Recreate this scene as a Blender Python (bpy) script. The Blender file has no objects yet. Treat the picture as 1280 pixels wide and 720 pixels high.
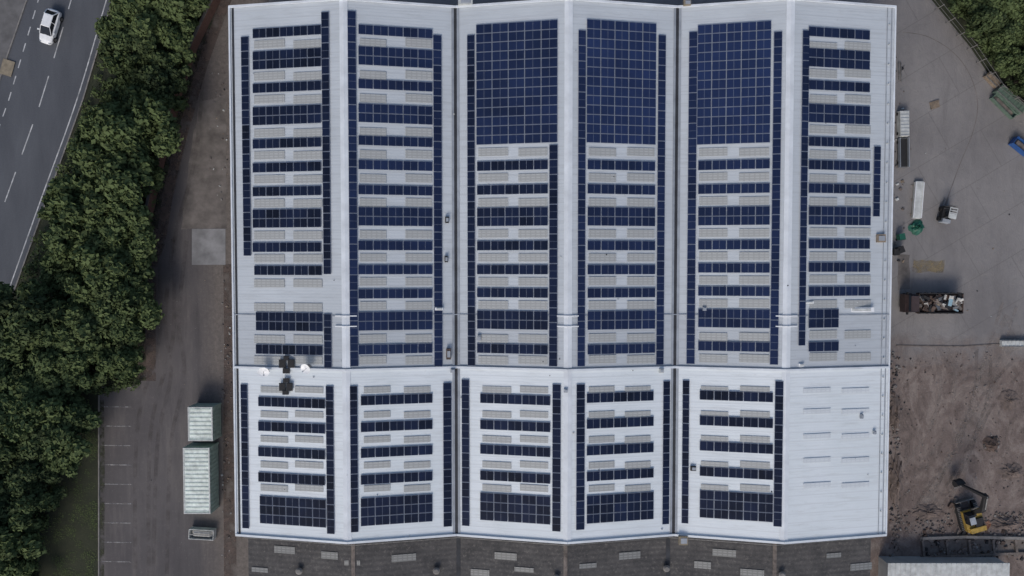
import bpy, math, random
import numpy as np
from mathutils import Matrix, Vector
random.seed(7); rng=np.random.default_rng(7)
sc=bpy.context.scene
sc.view_settings.view_transform='Standard'; sc.view_settings.look='None'; sc.view_settings.exposure=0
# ---------------------------------------------------------------- survey helpers
F=865.0; H=86.5; TH=math.radians(1.9); CT,ST=math.cos(TH),math.sin(TH)
def W(px,py,z=0.0):
    x=(px-640)/F; y=-(py-360)/F
    yy=y*CT-ST; zz=-y*ST-CT
    t=(H-z)/(-zz)
    return (x*t,yy*t)
def WL(pts,z=0.0): return [W(a,b,z) for a,b in pts]
ZE,ZR=8.0,10.3
KX=[W(291,360,ZE)[0],W(432,360,ZR)[0],W(570,360,ZE)[0],W(710,360,ZR)[0],W(844,360,ZE)[0],W(984,360,ZR)[0],W(1113,360,ZE)[0]]
KZ=[ZE,ZR,ZE,ZR,ZE,ZR,ZE]
def zr(x): return float(np.interp(x,KX,KZ))
def WR(px,py):
    z=9
    for _ in range(8):
        x,y=W(px,py,z); z=zr(x)
    return x,y,z
# ---------------------------------------------------------------- materials
def newmat(name):
    m=bpy.data.materials.new(name); m.use_nodes=True
    nt=m.node_tree; b=nt.nodes['Principled BSDF']
    return m,nt,b
def pos(nt,scale=(1,1,1),rotz=0,obj=False):
    if obj:
        g=nt.nodes.new('ShaderNodeTexCoord'); o=g.outputs['Object']
    else:
        g=nt.nodes.new('ShaderNodeNewGeometry'); o=g.outputs['Position']
    mp=nt.nodes.new('ShaderNodeMapping'); mp.inputs['Scale'].default_value=scale
    mp.inputs['Rotation'].default_value=(0,0,rotz)
    nt.links.new(o,mp.inputs['Vector']); return mp.outputs[0]
def noise(nt,vec,scale,detail=5,rough=0.6,dist=0):
    n=nt.nodes.new('ShaderNodeTexNoise'); n.inputs['Scale'].default_value=scale
    n.inputs['Detail'].default_value=detail; n.inputs['Roughness'].default_value=rough; n.inputs['Distortion'].default_value=dist
    nt.links.new(vec,n.inputs['Vector']); return n.outputs['Fac']
def ramp(nt,fac,a,b,c0=(0,0,0),c1=(1,1,1)):
    r=nt.nodes.new('ShaderNodeValToRGB')
    r.color_ramp.elements[0].position=a; r.color_ramp.elements[1].position=b
    r.color_ramp.elements[0].color=(*c0,1); r.color_ramp.elements[1].color=(*c1,1)
    nt.links.new(fac,r.inputs[0]); return r.outputs[0]
def mix(nt,fac,a,b,mode='MIX'):
    m=nt.nodes.new('ShaderNodeMix'); m.data_type='RGBA'; m.blend_type=mode
    if isinstance(fac,(int,float)): m.inputs[0].default_value=fac
    else: nt.links.new(fac,m.inputs[0])
    for i,v in ((6,a),(7,b)):
        if isinstance(v,tuple): m.inputs[i].default_value=(*v,1)
        else: nt.links.new(v,m.inputs[i])
    return m.outputs[2]
def bump(nt,b,h,strength=0.3,dist=0.05):
    n=nt.nodes.new('ShaderNodeBump'); n.inputs['Strength'].default_value=strength; n.inputs['Distance'].default_value=dist
    nt.links.new(h,n.inputs['Height']); nt.links.new(n.outputs[0],b.inputs['Normal'])
def simple(name,c,var=0.25,scale=3,rough=0.7,metal=0,obj=True):
    m,nt,b=newmat(name); p=pos(nt,obj=obj)
    n=noise(nt,p,scale); d=tuple(v*(1-var) for v in c); u=tuple(min(1,v*(1+var*0.6)) for v in c)
    nt.links.new(ramp(nt,n,0.3,0.7,d,u),b.inputs['Base Color'])
    b.inputs['Roughness'].default_value=rough; b.inputs['Metallic'].default_value=metal
    return m
def worn(name,c,lo,hi,scale,amax=0.8,stretch=(1,1,1)):
    # worn patchy surface layer: parts of it are missing (real gaps in the layer)
    m,nt,b=newmat(name)
    n=noise(nt,pos(nt),1.5,4); d=tuple(v*0.75 for v in c); u=tuple(v*1.2 for v in c)
    nt.links.new(ramp(nt,n,0.3,0.7,d,u),b.inputs['Base Color']); b.inputs['Roughness'].default_value=0.9
    nt.links.new(ramp(nt,noise(nt,pos(nt,stretch),scale,5,0.7),lo,hi,(0,0,0),(amax,)*3),b.inputs['Alpha'])
    return m
def stripes(nt,axis,period,sharp=(0.4,0.6)):
    g=nt.nodes.new('ShaderNodeNewGeometry'); s=nt.nodes.new('ShaderNodeSeparateXYZ'); nt.links.new(g.outputs['Position'],s.inputs[0])
    m=nt.nodes.new('ShaderNodeMath'); m.operation='MULTIPLY'; m.inputs[1].default_value=2*math.pi/period; nt.links.new(s.outputs[axis],m.inputs[0])
    k=nt.nodes.new('ShaderNodeMath'); k.operation='SINE'; nt.links.new(m.outputs[0],k.inputs[0])
    a=nt.nodes.new('ShaderNodeMath'); a.operation='MULTIPLY_ADD'; a.inputs[1].default_value=0.5; a.inputs[2].default_value=0.5; nt.links.new(k.outputs[0],a.inputs[0])
    return ramp(nt,a.outputs[0],*sharp)

def roofmat(name,base,dark,stain):
    m,nt,b=newmat(name)
    big=noise(nt,pos(nt,(1,0.6,1)),0.12,3)
    streak=noise(nt,pos(nt,(0.25,3.0,1)),0.9,4,0.7)
    fine=noise(nt,pos(nt),2.5,4,0.7)
    c=mix(nt,ramp(nt,big,0.35,0.68),base,dark)
    c=mix(nt,ramp(nt,streak,0.50,0.76,(0,0,0),(0.5,)*3),c,stain)
    c=mix(nt,ramp(nt,fine,0.60,0.8,(0,0,0),(0.4,)*3),c,stain)
    rib=stripes(nt,1,1.02,(0.0,0.06))
    c=mix(nt,rib,tuple(v*0.86 for v in base),c)
    nt.links.new(c,b.inputs['Base Color']); b.inputs['Roughness'].default_value=0.65
    bump(nt,b,stripes(nt,1,0.34,(0.3,0.7)),0.12,0.03)
    return m
M={}
M['roofA']=roofmat('painted_roof_sheet',(0.53,0.573,0.61),(0.465,0.505,0.54),(0.33,0.35,0.36))
M['roofB']=roofmat('new_roof_coating',(0.70,0.75,0.785),(0.63,0.685,0.715),(0.45,0.475,0.48))
M['roofJ']=roofmat('roof_joint_sheet',(0.465,0.503,0.54),(0.42,0.457,0.493),(0.30,0.32,0.33))
def annexmat():
    m,nt,b=newmat('old_corrugated_roof')
    a=noise(nt,pos(nt),0.5,6,0.75); f=noise(nt,pos(nt),3.0,5,0.8)
    c=ramp(nt,a,0.3,0.7,(0.04,0.04,0.043),(0.10,0.096,0.095))
    c=mix(nt,ramp(nt,f,0.54,0.68,(0,0,0),(0.7,)*3),c,(0.20,0.185,0.17))
    c=mix(nt,ramp(nt,f,0.3,0.44,(0.8,)*3,(0,0,0)),c,(0.022,0.024,0.024))
    s=stripes(nt,1,0.62,(0.1,0.9)); c=mix(nt,s,mix(nt,0.2,c,(0.02,0.02,0.02)),c)
    nt.links.new(c,b.inputs['Base Color']); b.inputs['Roughness'].default_value=0.9
    bump(nt,b,s,0.2,0.05); return m
M['annex']=annexmat()
def rlmat(name,a1,a2):
    m,nt,b=newmat(name)
    s=stripes(nt,1,0.30,(0.1,0.9)); t=stripes(nt,0,0.55,(0.0,0.35))
    n=noise(nt,pos(nt),0.6,4)
    c=mix(nt,s,a2,a1); c=mix(nt,t,a2,c); c=mix(nt,ramp(nt,n,0.4,0.7,(0,0,0),(0.5,)*3),c,tuple(v*0.78 for v in a1))
    nt.links.new(c,b.inputs['Base Color']); b.inputs['Roughness'].default_value=0.45
    return m
M['rl']=rlmat('translucent_rooflight',(0.43,0.445,0.44),(0.34,0.35,0.345))
M['rlo']=rlmat('aged_rooflight',(0.25,0.255,0.25),(0.16,0.165,0.16))
M['rlw']=rlmat('overpainted_rooflight',(0.65,0.69,0.715),(0.58,0.62,0.65))
def panelmat():
    m,nt,b=newmat('solar_glass')
    at=nt.nodes.new('ShaderNodeAttribute'); at.attribute_name='v'
    n=noise(nt,pos(nt),0.22,3)
    ad=nt.nodes.new('ShaderNodeMath'); ad.operation='MULTIPLY_ADD'; ad.inputs[1].default_value=0.5; nt.links.new(n,ad.inputs[0]); nt.links.new(at.outputs['Fac'],ad.inputs[2])
    c=ramp(nt,ad.outputs[0],0.2,1.2,(0.004,0.006,0.014),(0.020,0.036,0.105))  # navy to blue: sky sheen painted into the base colour
    g=stripes(nt,0,0.17,(0.0,0.25)); c=mix(nt,g,mix(nt,0.08,c,(0.1,0.13,0.2)),c)
    nt.links.new(c,b.inputs['Base Color']); b.inputs['Roughness'].default_value=0.10
    b.inputs['Specular IOR Level'].default_value=0.25
    return m
M['pv']=panelmat()
M['pvf']=simple('panel_frame_aluminium',(0.20,0.23,0.30),0.2,rough=0.7,metal=0.0)
M['white']=simple('white_paint_metal',(0.78,0.80,0.82),0.12,2,0.45)
M['offwhite']=simple('weathered_white_metal',(0.52,0.54,0.53),0.3,1.5,0.6)
M['trim']=simple('roof_trim',(0.66,0.70,0.74),0.15,0.6,0.5)
M['gut']=simple('dark_gutter',(0.03,0.033,0.04),0.5,0.8,0.8)
M['gutg']=simple('grey_flashing',(0.30,0.33,0.37),0.25,0.8,0.6)
M['wall']=simple('wall_cladding',(0.35,0.36,0.37),0.2,0.5,0.7)
M['black']=simple('black_rubber',(0.018,0.018,0.02),0.3,4,0.8)
M['glass']=simple('dark_window_glass',(0.012,0.015,0.02),0.1,1,0.08)
M['steel']=simple('grey_steel',(0.20,0.20,0.20),0.4,3,0.5,0.4)
M['rust']=simple('rusty_steel',(0.085,0.058,0.047),0.5,3,0.85)
M['yellow']=simple('yellow_paint',(0.34,0.225,0.045),0.45,2,0.6)
M['orange']=simple('orange_paint',(0.25,0.11,0.06),0.35,2,0.6)
M['red']=simple('dull_red_paint',(0.05,0.032,0.032),0.4,2,0.6)
M['green']=simple('green_paint',(0.10,0.15,0.12),0.3,2,0.6)
M['tarp']=simple('green_tarpaulin',(0.01,0.10,0.065),0.4,3,0.5)
M['blue']=simple('blue_paint',(0.02,0.08,0.26),0.3,2,0.5)
M['bluel']=simple('light_blue_plastic',(0.30,0.45,0.52),0.3,2,0.5)
M['wood']=simple('timber',(0.24,0.19,0.14),0.45,2,0.8)
M['conc']=simple('concrete',(0.22,0.21,0.20),0.35,1.2,0.9)
M['brick']=simple('brick',(0.13,0.07,0.055),0.4,5,0.9)
M['debris']=simple('rubble_stone',(0.16,0.137,0.123),0.5,2,0.9)
M['load']=simple('waste_plaster',(0.45,0.45,0.43),0.4,2,0.8)
M['line']=simple('road_paint',(0.48,0.49,0.50),0.5,1.5,0.7,obj=False)
M['linefade']=worn('faded_paint',(0.36,0.36,0.36),0.35,0.6,1.2,0.8)
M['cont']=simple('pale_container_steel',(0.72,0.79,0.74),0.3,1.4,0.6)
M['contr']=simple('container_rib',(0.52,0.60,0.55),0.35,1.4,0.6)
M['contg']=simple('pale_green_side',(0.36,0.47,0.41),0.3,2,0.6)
M['trackL']=worn('dried_mud_track',(0.27,0.235,0.215),0.40,0.70,0.45,0.5)
M['trackD']=worn('wet_mud_track',(0.085,0.07,0.064),0.42,0.72,0.5,0.42)
M['soil']=worn('loose_soil',(0.105,0.080,0.070),0.36,0.55,0.55,0.9)
M['moss']=worn('moss_and_leaf_litter',(0.045,0.050,0.030),0.42,0.6,0.6,0.9)
M['heap']=simple('spoil_earth',(0.14,0.11,0.097),0.45,1.2,0.95)
def asphalt():
    m,nt,b=newmat('asphalt'); a=noise(nt,pos(nt,(1,0.2,1),math.radians(-18)),0.5,5); f=noise(nt,pos(nt),6,5,0.8)
    c=ramp(nt,a,0.3,0.7,(0.058,0.064,0.077),(0.089,0.097,0.112)); c=mix(nt,ramp(nt,f,0.4,0.75,(0,0,0),(0.3,)*3),c,(0.145,0.152,0.165))
    nt.links.new(c,b.inputs['Base Color']); b.inputs['Roughness'].default_value=0.85; bump(nt,b,f,0.2,0.02); return m
M['asphalt']=asphalt()
def drive():
    m,nt,b=newmat('worn_tarmac')
    a=noise(nt,pos(nt),0.09,5); s=noise(nt,pos(nt,(1,0.12,1)),0.55,6,0.7); f=noise(nt,pos(nt),2.2,6,0.8); f2=noise(nt,pos(nt),7,3,0.8)
    c=ramp(nt,a,0.35,0.65,(0.070,0.065,0.069),(0.108,0.100,0.102))
    c=mix(nt,ramp(nt,s,0.5,0.72,(0,0,0),(0.6,)*3),c,(0.165,0.15,0.145))
    c=mix(nt,ramp(nt,s,0.28,0.45,(0.6,)*3,(0,0,0)),c,(0.048,0.045,0.048))
    c=mix(nt,ramp(nt,f,0.57,0.72,(0,0,0),(0.5,)*3),c,(0.19,0.172,0.16))
    c=mix(nt,ramp(nt,f2,0.62,0.7,(0,0,0),(0.5,)*3),c,(0.24,0.225,0.21))
    ge=nt.nodes.new('ShaderNodeNewGeometry'); sp=nt.nodes.new('ShaderNodeSeparateXYZ'); nt.links.new(ge.outputs['Position'],sp.inputs[0])
    q=nt.nodes.new('ShaderNodeMath'); q.operation='MULTIPLY_ADD'; nt.links.new(s,q.inputs[0]); q.inputs[1].default_value=5; nt.links.new(sp.outputs[0],q.inputs[2])
    mr=nt.nodes.new('ShaderNodeMapRange'); nt.links.new(q.outputs[0],mr.inputs[0]); mr.inputs[1].default_value=-37.5; mr.inputs[2].default_value=-33.5; mr.inputs[3].default_value=0; mr.inputs[4].default_value=0.75
    c=mix(nt,mr.outputs[0],c,ramp(nt,f,0.35,0.65,(0.10,0.085,0.075),(0.20,0.175,0.155)))
    nt.links.new(c,b.inputs['Base Color']); b.inputs['Roughness'].default_value=0.9; bump(nt,b,f,0.25,0.03); return m
M['drive']=drive()
YD=W(1200,432)[1]
def yard():
    m,nt,b=newmat('yard_surface')
    a=noise(nt,pos(nt),0.08,6,0.65); f=noise(nt,pos(nt),1.3,6,0.75); f2=noise(nt,pos(nt),5,4,0.8)
    s=noise(nt,pos(nt,(1,0.22,1),math.radians(24)),0.4,6,0.7,0.6)
    c=ramp(nt,a,0.35,0.66,(0.165,0.157,0.158),(0.238,0.228,0.225))
    c=mix(nt,ramp(nt,s,0.5,0.75,(0,0,0),(0.45,)*3),c,(0.28,0.265,0.255))
    c=mix(nt,ramp(nt,s,0.25,0.45,(0.55,)*3,(0,0,0)),c,(0.118,0.111,0.112))
    c=mix(nt,ramp(nt,f,0.58,0.74,(0,0,0),(0.55,)*3),c,(0.12,0.112,0.108))
    br=nt.nodes.new('ShaderNodeTexBrick'); nt.links.new(pos(nt,(1,1,1),math.radians(-31)),br.inputs['Vector'])
    br.inputs['Scale'].default_value=1; br.inputs['Mortar Size'].default_value=0.06; br.inputs['Brick Width'].default_value=9; br.inputs['Row Height'].default_value=5.2
    br.inputs['Mortar Smooth'].default_value=0.3
    g=nt.nodes.new('ShaderNodeMath'); g.operation='MULTIPLY'; nt.links.new(br.outputs['Fac'],g.inputs[0]); g.inputs[1].default_value=0.3
    c=mix(nt,g.outputs[0],c,(0.08,0.075,0.07))
    blot=noise(nt,pos(nt,(1,0.6,1),0.45),0.30,7,0.72,1.2); b2=noise(nt,pos(nt,(1,0.6,1),0.5),0.9,6,0.78,0.8)
    d=ramp(nt,a,0.3,0.7,(0.120,0.092,0.082),(0.185,0.146,0.130))
    d=mix(nt,ramp(nt,blot,0.49,0.62,(0,0,0),(0.8,)*3),d,(0.245,0.206,0.184))
    d=mix(nt,ramp(nt,blot,0.34,0.47,(0.85,)*3,(0,0,0)),d,(0.080,0.063,0.057))
    d=mix(nt,ramp(nt,b2,0.53,0.66,(0,0,0),(0.7,)*3),d,(0.085,0.067,0.060))
    d=mix(nt,ramp(nt,b2,0.32,0.45,(0.6,)*3,(0,0,0)),d,(0.25,0.212,0.188))
    d=mix(nt,ramp(nt,f2,0.58,0.68,(0,0,0),(0.6,)*3),d,(0.30,0.27,0.25))
    d=mix(nt,ramp(nt,f2,0.32,0.43,(0.6,)*3,(0,0,0)),d,(0.06,0.048,0.044))
    ge=nt.nodes.new('ShaderNodeNewGeometry'); sp=nt.nodes.new('ShaderNodeSeparateXYZ'); nt.links.new(ge.outputs['Position'],sp.inputs[0])
    q=nt.nodes.new('ShaderNodeMath'); q.operation='MULTIPLY_ADD'; nt.links.new(noise(nt,pos(nt),0.25,6,0.7),q.inputs[0]); q.inputs[1].default_value=12; nt.links.new(sp.outputs[1],q.inputs[2])
    mr=nt.nodes.new('ShaderNodeMapRange'); nt.links.new(q.outputs[0],mr.inputs[0])
    mr.inputs[1].default_value=YD+6-3; mr.inputs[2].default_value=YD+6+1.5; mr.inputs[3].default_value=1; mr.inputs[4].default_value=0
    c=mix(nt,mr.outputs[0],c,d)
    nt.links.new(c,b.inputs['Base Color']); b.inputs['Roughness'].default_value=0.92; bump(nt,b,b2,0.7,0.15); return m
M['yard']=yard()
def grass():
    m,nt,b=newmat('grass_ground'); a=noise(nt,pos(nt),0.3,6,0.7); f=noise(nt,pos(nt),4,5,0.8)
    c=ramp(nt,a,0.3,0.7,(0.018,0.024,0.014),(0.040,0.045,0.026)); c=mix(nt,ramp(nt,f,0.5,0.75,(0,0,0),(0.5,)*3),c,(0.06,0.062,0.04))
    nt.links.new(c,b.inputs['Base Color']); b.inputs['Roughness'].default_value=1; bump(nt,b,f,0.6,0.1); return m
M['grass']=grass()
M['pave']=simple('pavement_slab',(0.13,0.128,0.13),0.3,0.8,0.9,obj=False)
M['pad']=simple('pale_concrete_pad',(0.24,0.243,0.252),0.4,0.5,0.9,obj=False)
M['patch']=simple('brown_concrete_patch',(0.155,0.14,0.131),0.45,0.6,0.9,obj=False)
M['ystain']=worn('yellow_stain',(0.25,0.20,0.12),0.3,0.6,1.0,0.8)
M['ysolid']=simple('buff_paving',(0.24,0.205,0.15),0.3,2,0.9)
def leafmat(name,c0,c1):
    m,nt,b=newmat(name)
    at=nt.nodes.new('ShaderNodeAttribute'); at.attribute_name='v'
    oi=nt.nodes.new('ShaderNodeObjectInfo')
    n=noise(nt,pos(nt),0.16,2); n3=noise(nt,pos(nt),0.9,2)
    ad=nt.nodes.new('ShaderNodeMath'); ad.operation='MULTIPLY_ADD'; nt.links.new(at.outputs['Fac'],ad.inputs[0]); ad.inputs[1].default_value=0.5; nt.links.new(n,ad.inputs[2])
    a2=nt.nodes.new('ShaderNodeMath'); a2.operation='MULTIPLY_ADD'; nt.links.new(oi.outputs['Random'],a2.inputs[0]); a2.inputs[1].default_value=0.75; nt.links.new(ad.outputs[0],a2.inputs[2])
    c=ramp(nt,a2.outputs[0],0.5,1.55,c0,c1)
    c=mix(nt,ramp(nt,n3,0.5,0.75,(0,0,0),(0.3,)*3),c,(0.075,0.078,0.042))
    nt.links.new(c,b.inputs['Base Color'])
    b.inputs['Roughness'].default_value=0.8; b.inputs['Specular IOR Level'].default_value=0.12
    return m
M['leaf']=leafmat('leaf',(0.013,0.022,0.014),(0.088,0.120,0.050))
M['bark']=simple('bark',(0.08,0.06,0.045),0.4,3,0.95)
# ---------------------------------------------------------------- mesh builder
class B:
    def __init__(s): s.v=[];s.f=[];s.m=[];s.a=[];s.mats=[]
    def mi(s,k):
        if k not in s.mats: s.mats.append(k)
        return s.mats.index(k)
    def add(s,vs,fs,k,T=None,a=0.5):
        o=len(s.v); i=s.mi(k)
        for p in vs:
            s.v.append(tuple(T@Vector(p)) if T is not None else tuple(p))
        for f in fs: s.f.append(tuple(o+j for j in f)); s.m.append(i); s.a.append(a)
    def box(s,c,d,k,rz=0,T=None,a=0.5,taper=1.0,rx=0,ry=0):
        x,y,z=d[0]/2,d[1]/2,d[2]/2; t=taper
        vs=[(-x,-y,-z),(x,-y,-z),(x,y,-z),(-x,y,-z),(-x*t,-y*t,z),(x*t,-y*t,z),(x*t,y*t,z),(-x*t,y*t,z)]
        R=Matrix.Translation(c)@Matrix.Rotation(rz,4,'Z')@Matrix.Rotation(ry,4,'Y')@Matrix.Rotation(rx,4,'X')
        if T is not None: R=T@R
        s.add(vs,[(0,3,2,1),(4,5,6,7),(0,1,5,4),(1,2,6,5),(2,3,7,6),(3,0,4,7)],k,R,a)
    def cyl(s,p0,p1,r,k,n=10,r1=None,T=None):
        p0=Vector(p0);p1=Vector(p1); d=(p1-p0).normalized(); r1=r if r1 is None else r1
        u=d.orthogonal().normalized(); w=d.cross(u); vs=[]
        for p,rr in ((p0,r),(p1,r1)):
            for i in range(n):
                t=2*math.pi*i/n; vs.append(p+u*math.cos(t)*rr+w*math.sin(t)*rr)
        fs=[(i,(i+1)%n,n+(i+1)%n,n+i) for i in range(n)]+[tuple(range(n-1,-1,-1)),tuple(range(n,2*n))]
        s.add(vs,fs,k,T)
    def loft(s,rings,k,T=None,caps=True):
        n=len(rings[0]); vs=[p for r in rings for p in r]; fs=[]
        for j in range(len(rings)-1):
            for i in range(n): fs.append((j*n+i,j*n+(i+1)%n,(j+1)*n+(i+1)%n,(j+1)*n+i))
        if caps: fs+= [tuple(range(n-1,-1,-1)),tuple((len(rings)-1)*n+i for i in range(n))]
        s.add(vs,fs,k,T)
    def obj(s,name,loc=(0,0,0),rz=0,bevel=0,parent=None,smooth=False):
        me=bpy.data.meshes.new(name); me.from_pydata(s.v,[],s.f)
        for k in s.mats: me.materials.append(M[k])
        me.polygons.foreach_set('material_index',s.m)
        at=me.attributes.new('v','FLOAT','FACE'); at.data.foreach_set('value',s.a)
        if smooth: me.polygons.foreach_set('use_smooth',[True]*len(s.f))
        me.update(); o=bpy.data.objects.new(name,me); sc.collection.objects.link(o)
        o.location=loc; o.rotation_euler=(0,0,rz)
        if bevel:
            bm=o.modifiers.new('bevel','BEVEL'); bm.width=bevel; bm.segments=2; bm.limit_method='ANGLE'
        if parent: o.parent=parent
        return o
def sheet(name,pts,z,k,thick=0):
    b=B(); n=len(pts)
    if thick:
        vs=[(x,y,z-thick) for x,y in pts]+[(x,y,z) for x,y in pts]
        b.add(vs,[tuple(range(n,2*n))]+[(i,(i+1)%n,n+(i+1)%n,n+i) for i in range(n)],k)
    else: b.add([(x,y,z) for x,y in pts],[tuple(range(n))],k)
    return b.obj(name)
def samp(pts,step):
    out=[]; 
    for (a,b) in zip(pts[:-1],pts[1:]):
        L=math.dist(a,b); n=max(1,int(L/step))
        for i in range(n): out.append((a[0]+(b[0]-a[0])*i/n,a[1]+(b[1]-a[1])*i/n))
    out.append(pts[-1]); return out
def smooth(pts,n=8):
    P=[pts[0]]+list(pts)+[pts[-1]]; out=[]
    for i in range(1,len(P)-2):
        p0,p1,p2,p3=[Vector(q) for q in P[i-1:i+3]]
        for j in range(n):
            t=j/n; v=0.5*((2*p1)+(p2-p0)*t+(2*p0-5*p1+4*p2-p3)*t*t+(3*p1-p0-3*p2+p3)*t**3); out.append((v.x,v.y))
    out.append(tuple(pts[-1])); return out
def ragged(pts,step,amp,seed):
    R=random.Random(seed); s=samp(pts+[pts[0]],step)[:-1]
    return [(x+R.uniform(-amp,amp),y+R.uniform(-amp,amp)) for x,y in s]
def ribbon(b,pts,w,z,k,off=0.0):
    L=[];R=[]; n=len(pts)
    for i,p in enumerate(pts):
        a=Vector(pts[max(0,i-1)]);c=Vector(pts[min(n-1,i+1)]); d=(c-a).normalized(); nn=Vector((-d.y,d.x)); q=Vector(p)+nn*off
        L.append((q.x+nn.x*w/2,q.y+nn.y*w/2,z)); R.append((q.x-nn.x*w/2,q.y-nn.y*w/2,z))
    b.add(L+R,[(i,n+i,n+i+1,i+1) for i in range(n-1)],k)
def along(b,pts,w,z,k,h=0.0,on=None,off=None,zf=None):
    segs=[]
    if on is None: segs=list(zip(pts[:-1],pts[1:]))
    else:
        s=samp(pts,0.5); acc=0
        P=[Vector(p) for p in s]; cum=[0]
        for a,c in zip(P[:-1],P[1:]): cum.append(cum[-1]+(c-a).length)
        xs=[p.x for p in P]; ys=[p.y for p in P]; t=0
        while t+on<cum[-1]:
            segs.append(((np.interp(t,cum,xs),np.interp(t,cum,ys)),(np.interp(t+on,cum,xs),np.interp(t+on,cum,ys)))); t+=on+off
    for a,c in segs:
        a=Vector(a);c=Vector(c); d=(c-a); L=d.length
        if L<1e-4: continue
        an=math.atan2(d.y,d.x); m=(a+c)/2
        if h: b.box((m.x,m.y,z+h/2),(L+0.02,w,h),k,rz=an)
        else:
            n=Vector((-d.y,d.x)).normalized()*w/2
            b.add([(a.x+n.x,a.y+n.y,z),(a.x-n.x,a.y-n.y,z),(c.x-n.x,c.y-n.y,z),(c.x+n.x,c.y+n.y,z)],[(0,1,2,3)],k)
# ---------------------------------------------------------------- ground sheets
sheet('ground',[(-1500,-1500),(1500,-1500),(1500,1500),(-1500,1500)],-0.02,'grass')
lft=WL([(292,-120),(236,60),(216,170),(190,290),(176,310),(176,480),(124,494),(124,900)])
sheet('driveway',[(-30,lft[0][1])]+lft+[(-30,lft[-1][1])],0.0,'drive')
tr=WL([(1158,-8),(1212,58),(1246,108),(1300,150),(1400,220)])
sheet('yard',[(-30,-60),(150,-60),(150,tr[-1][1])]+tr[::-1]+[(tr[0][0]-6,tr[0][1]+16),(-30,tr[0][1]+16)],0.004,'yard')
rk=[(270,-400),(185,-150),(141,0),(104,125),(59,250),(8,392),(-38,510),(-140,760),(-220,960)]
lk=[(150,-400),(75,-150),(34,0),(8,75),(-32,200),(-80,330),(-160,540),(-260,800),(-330,960)]
RK=WL(rk); LK=WL(lk)
sheet('road',RK+LK[::-1],0.008,'asphalt')
b=B(); along(b,RK,0.15,0,'conc',h=0.12); b.obj('kerb')
b=B(); along(b,LK,0.15,0,'conc',h=0.12); b.obj('kerb')
sheet('pavement',LK+[(-130,LK[-1][1]),(-130,LK[0][1])],0.11,'pave')
b=B()
def offs(px): return WL([(x+px,y) for x,y in rk])
ribbon(b,smooth(offs(-8)),0.14,0.013,'line')
along(b,offs(-52),0.13,0.013,'line',on=4.0,off=2.3)
along(b,offs(-93),0.13,0.013,'line',on=1.1,off=1.0)
b.obj('road_markings')
b=B(); t=W(10,85); b.box((t[0],t[1],0.13),(1.5,1.9,0.05),'ysolid',rz=-0.3); b.obj('tactile_paving')
b=B()
for i in range(12):
    y=484+i*24.2
    p,q=W(127,y),W(164,y+0.5); along(b,[p,q],0.11,0.012,'linefade')
b.obj('parking_bay_markings')
b=B(); along(b,WL([(124,494),(124,760)]),0.15,0,'conc',h=0.12); b.obj('kerb')
sheet('concrete_patch',ragged(WL([(250,128),(282,118),(284,285),(226,286),(232,235),(238,190)]),1.2,0.12,1),0.006,'patch')
sheet('concrete_pad',WL([(240,286),(282,286),(282,331),(240,331)]),0.03,'pad',0.05)
sheet('yellow_hatching',ragged(WL([(1141,325),(1180,326),(1179,340),(1140,340)]),0.5,0.12,2),0.012,'ystain')
sheet('repair_patch',ragged(WL([(1122,318),(1137,318),(1137,362),(1122,362)]),0.7,0.08,3),0.009,'patch')
b=B(); vg=smooth(WL([(285,-20),(252,70),(234,130),(220,180),(206,240),(196,300),(186,330),(184,400),(184,476)]),6)
ribbon(b,vg,2.2,0.010,'soil'); ribbon(b,vg,0.9,0.016,'moss',off=-0.6)
ribbon(b,smooth(WL([(287,330),(288,430),(287,560),(288,740)]),6),1.6,0.010,'soil')
ribbon(b,smooth(WL([(127,500),(128,600),(127,740)]),6),0.6,0.018,'moss'); b.obj('soil_verge')
b=B()
for pts,k in (([(1262,380),(1240,450),(1212,540),(1178,610),(1140,670)],'trackL'),([(1275,455),(1235,500),(1200,570),(1165,640)],'trackD'),([(1230,436),(1224,500),(1195,570),(1150,640)],'trackD'),([(1175,436),(1185,480),(1170,540),(1135,590)],'trackL')):
    s=smooth(WL(pts),8)
    for o in(-0.9,0.9): ribbon(b,s,0.42,0.014+0.004*(len(b.f)%7)+ (0.002 if o>0 else 0),k,off=o)
ribbon(b,smooth(WL([(1270,400),(1243,450),(1215,530),(1185,600),(1150,650)]),8),3.2,0.010,'trackL')
for pts,k in (([(225,300),(215,400),(222,470),(205,560),(200,740)],'trackD'),([(252,-20),(238,180),(210,300),(208,420),(180,540),(178,740)],'trackD')):
    s=smooth(WL(pts),8)
    for o in(-0.85,0.85): ribbon(b,s,0.5,0.020+0.003*(len(b.f)%5),k,off=o)
b.obj('wheel_tracks')
b=B(); wl=WL([(300,-80),(274,2),(246,60),(226,120),(212,175),(196,240),(186,288),(176,292),(176,372)])
along(b,wl,0.25,0,'brick',h=1.7); along(b,wl,0.33,1.7,'patch',h=0.07); b.obj('brick_wall')
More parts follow.
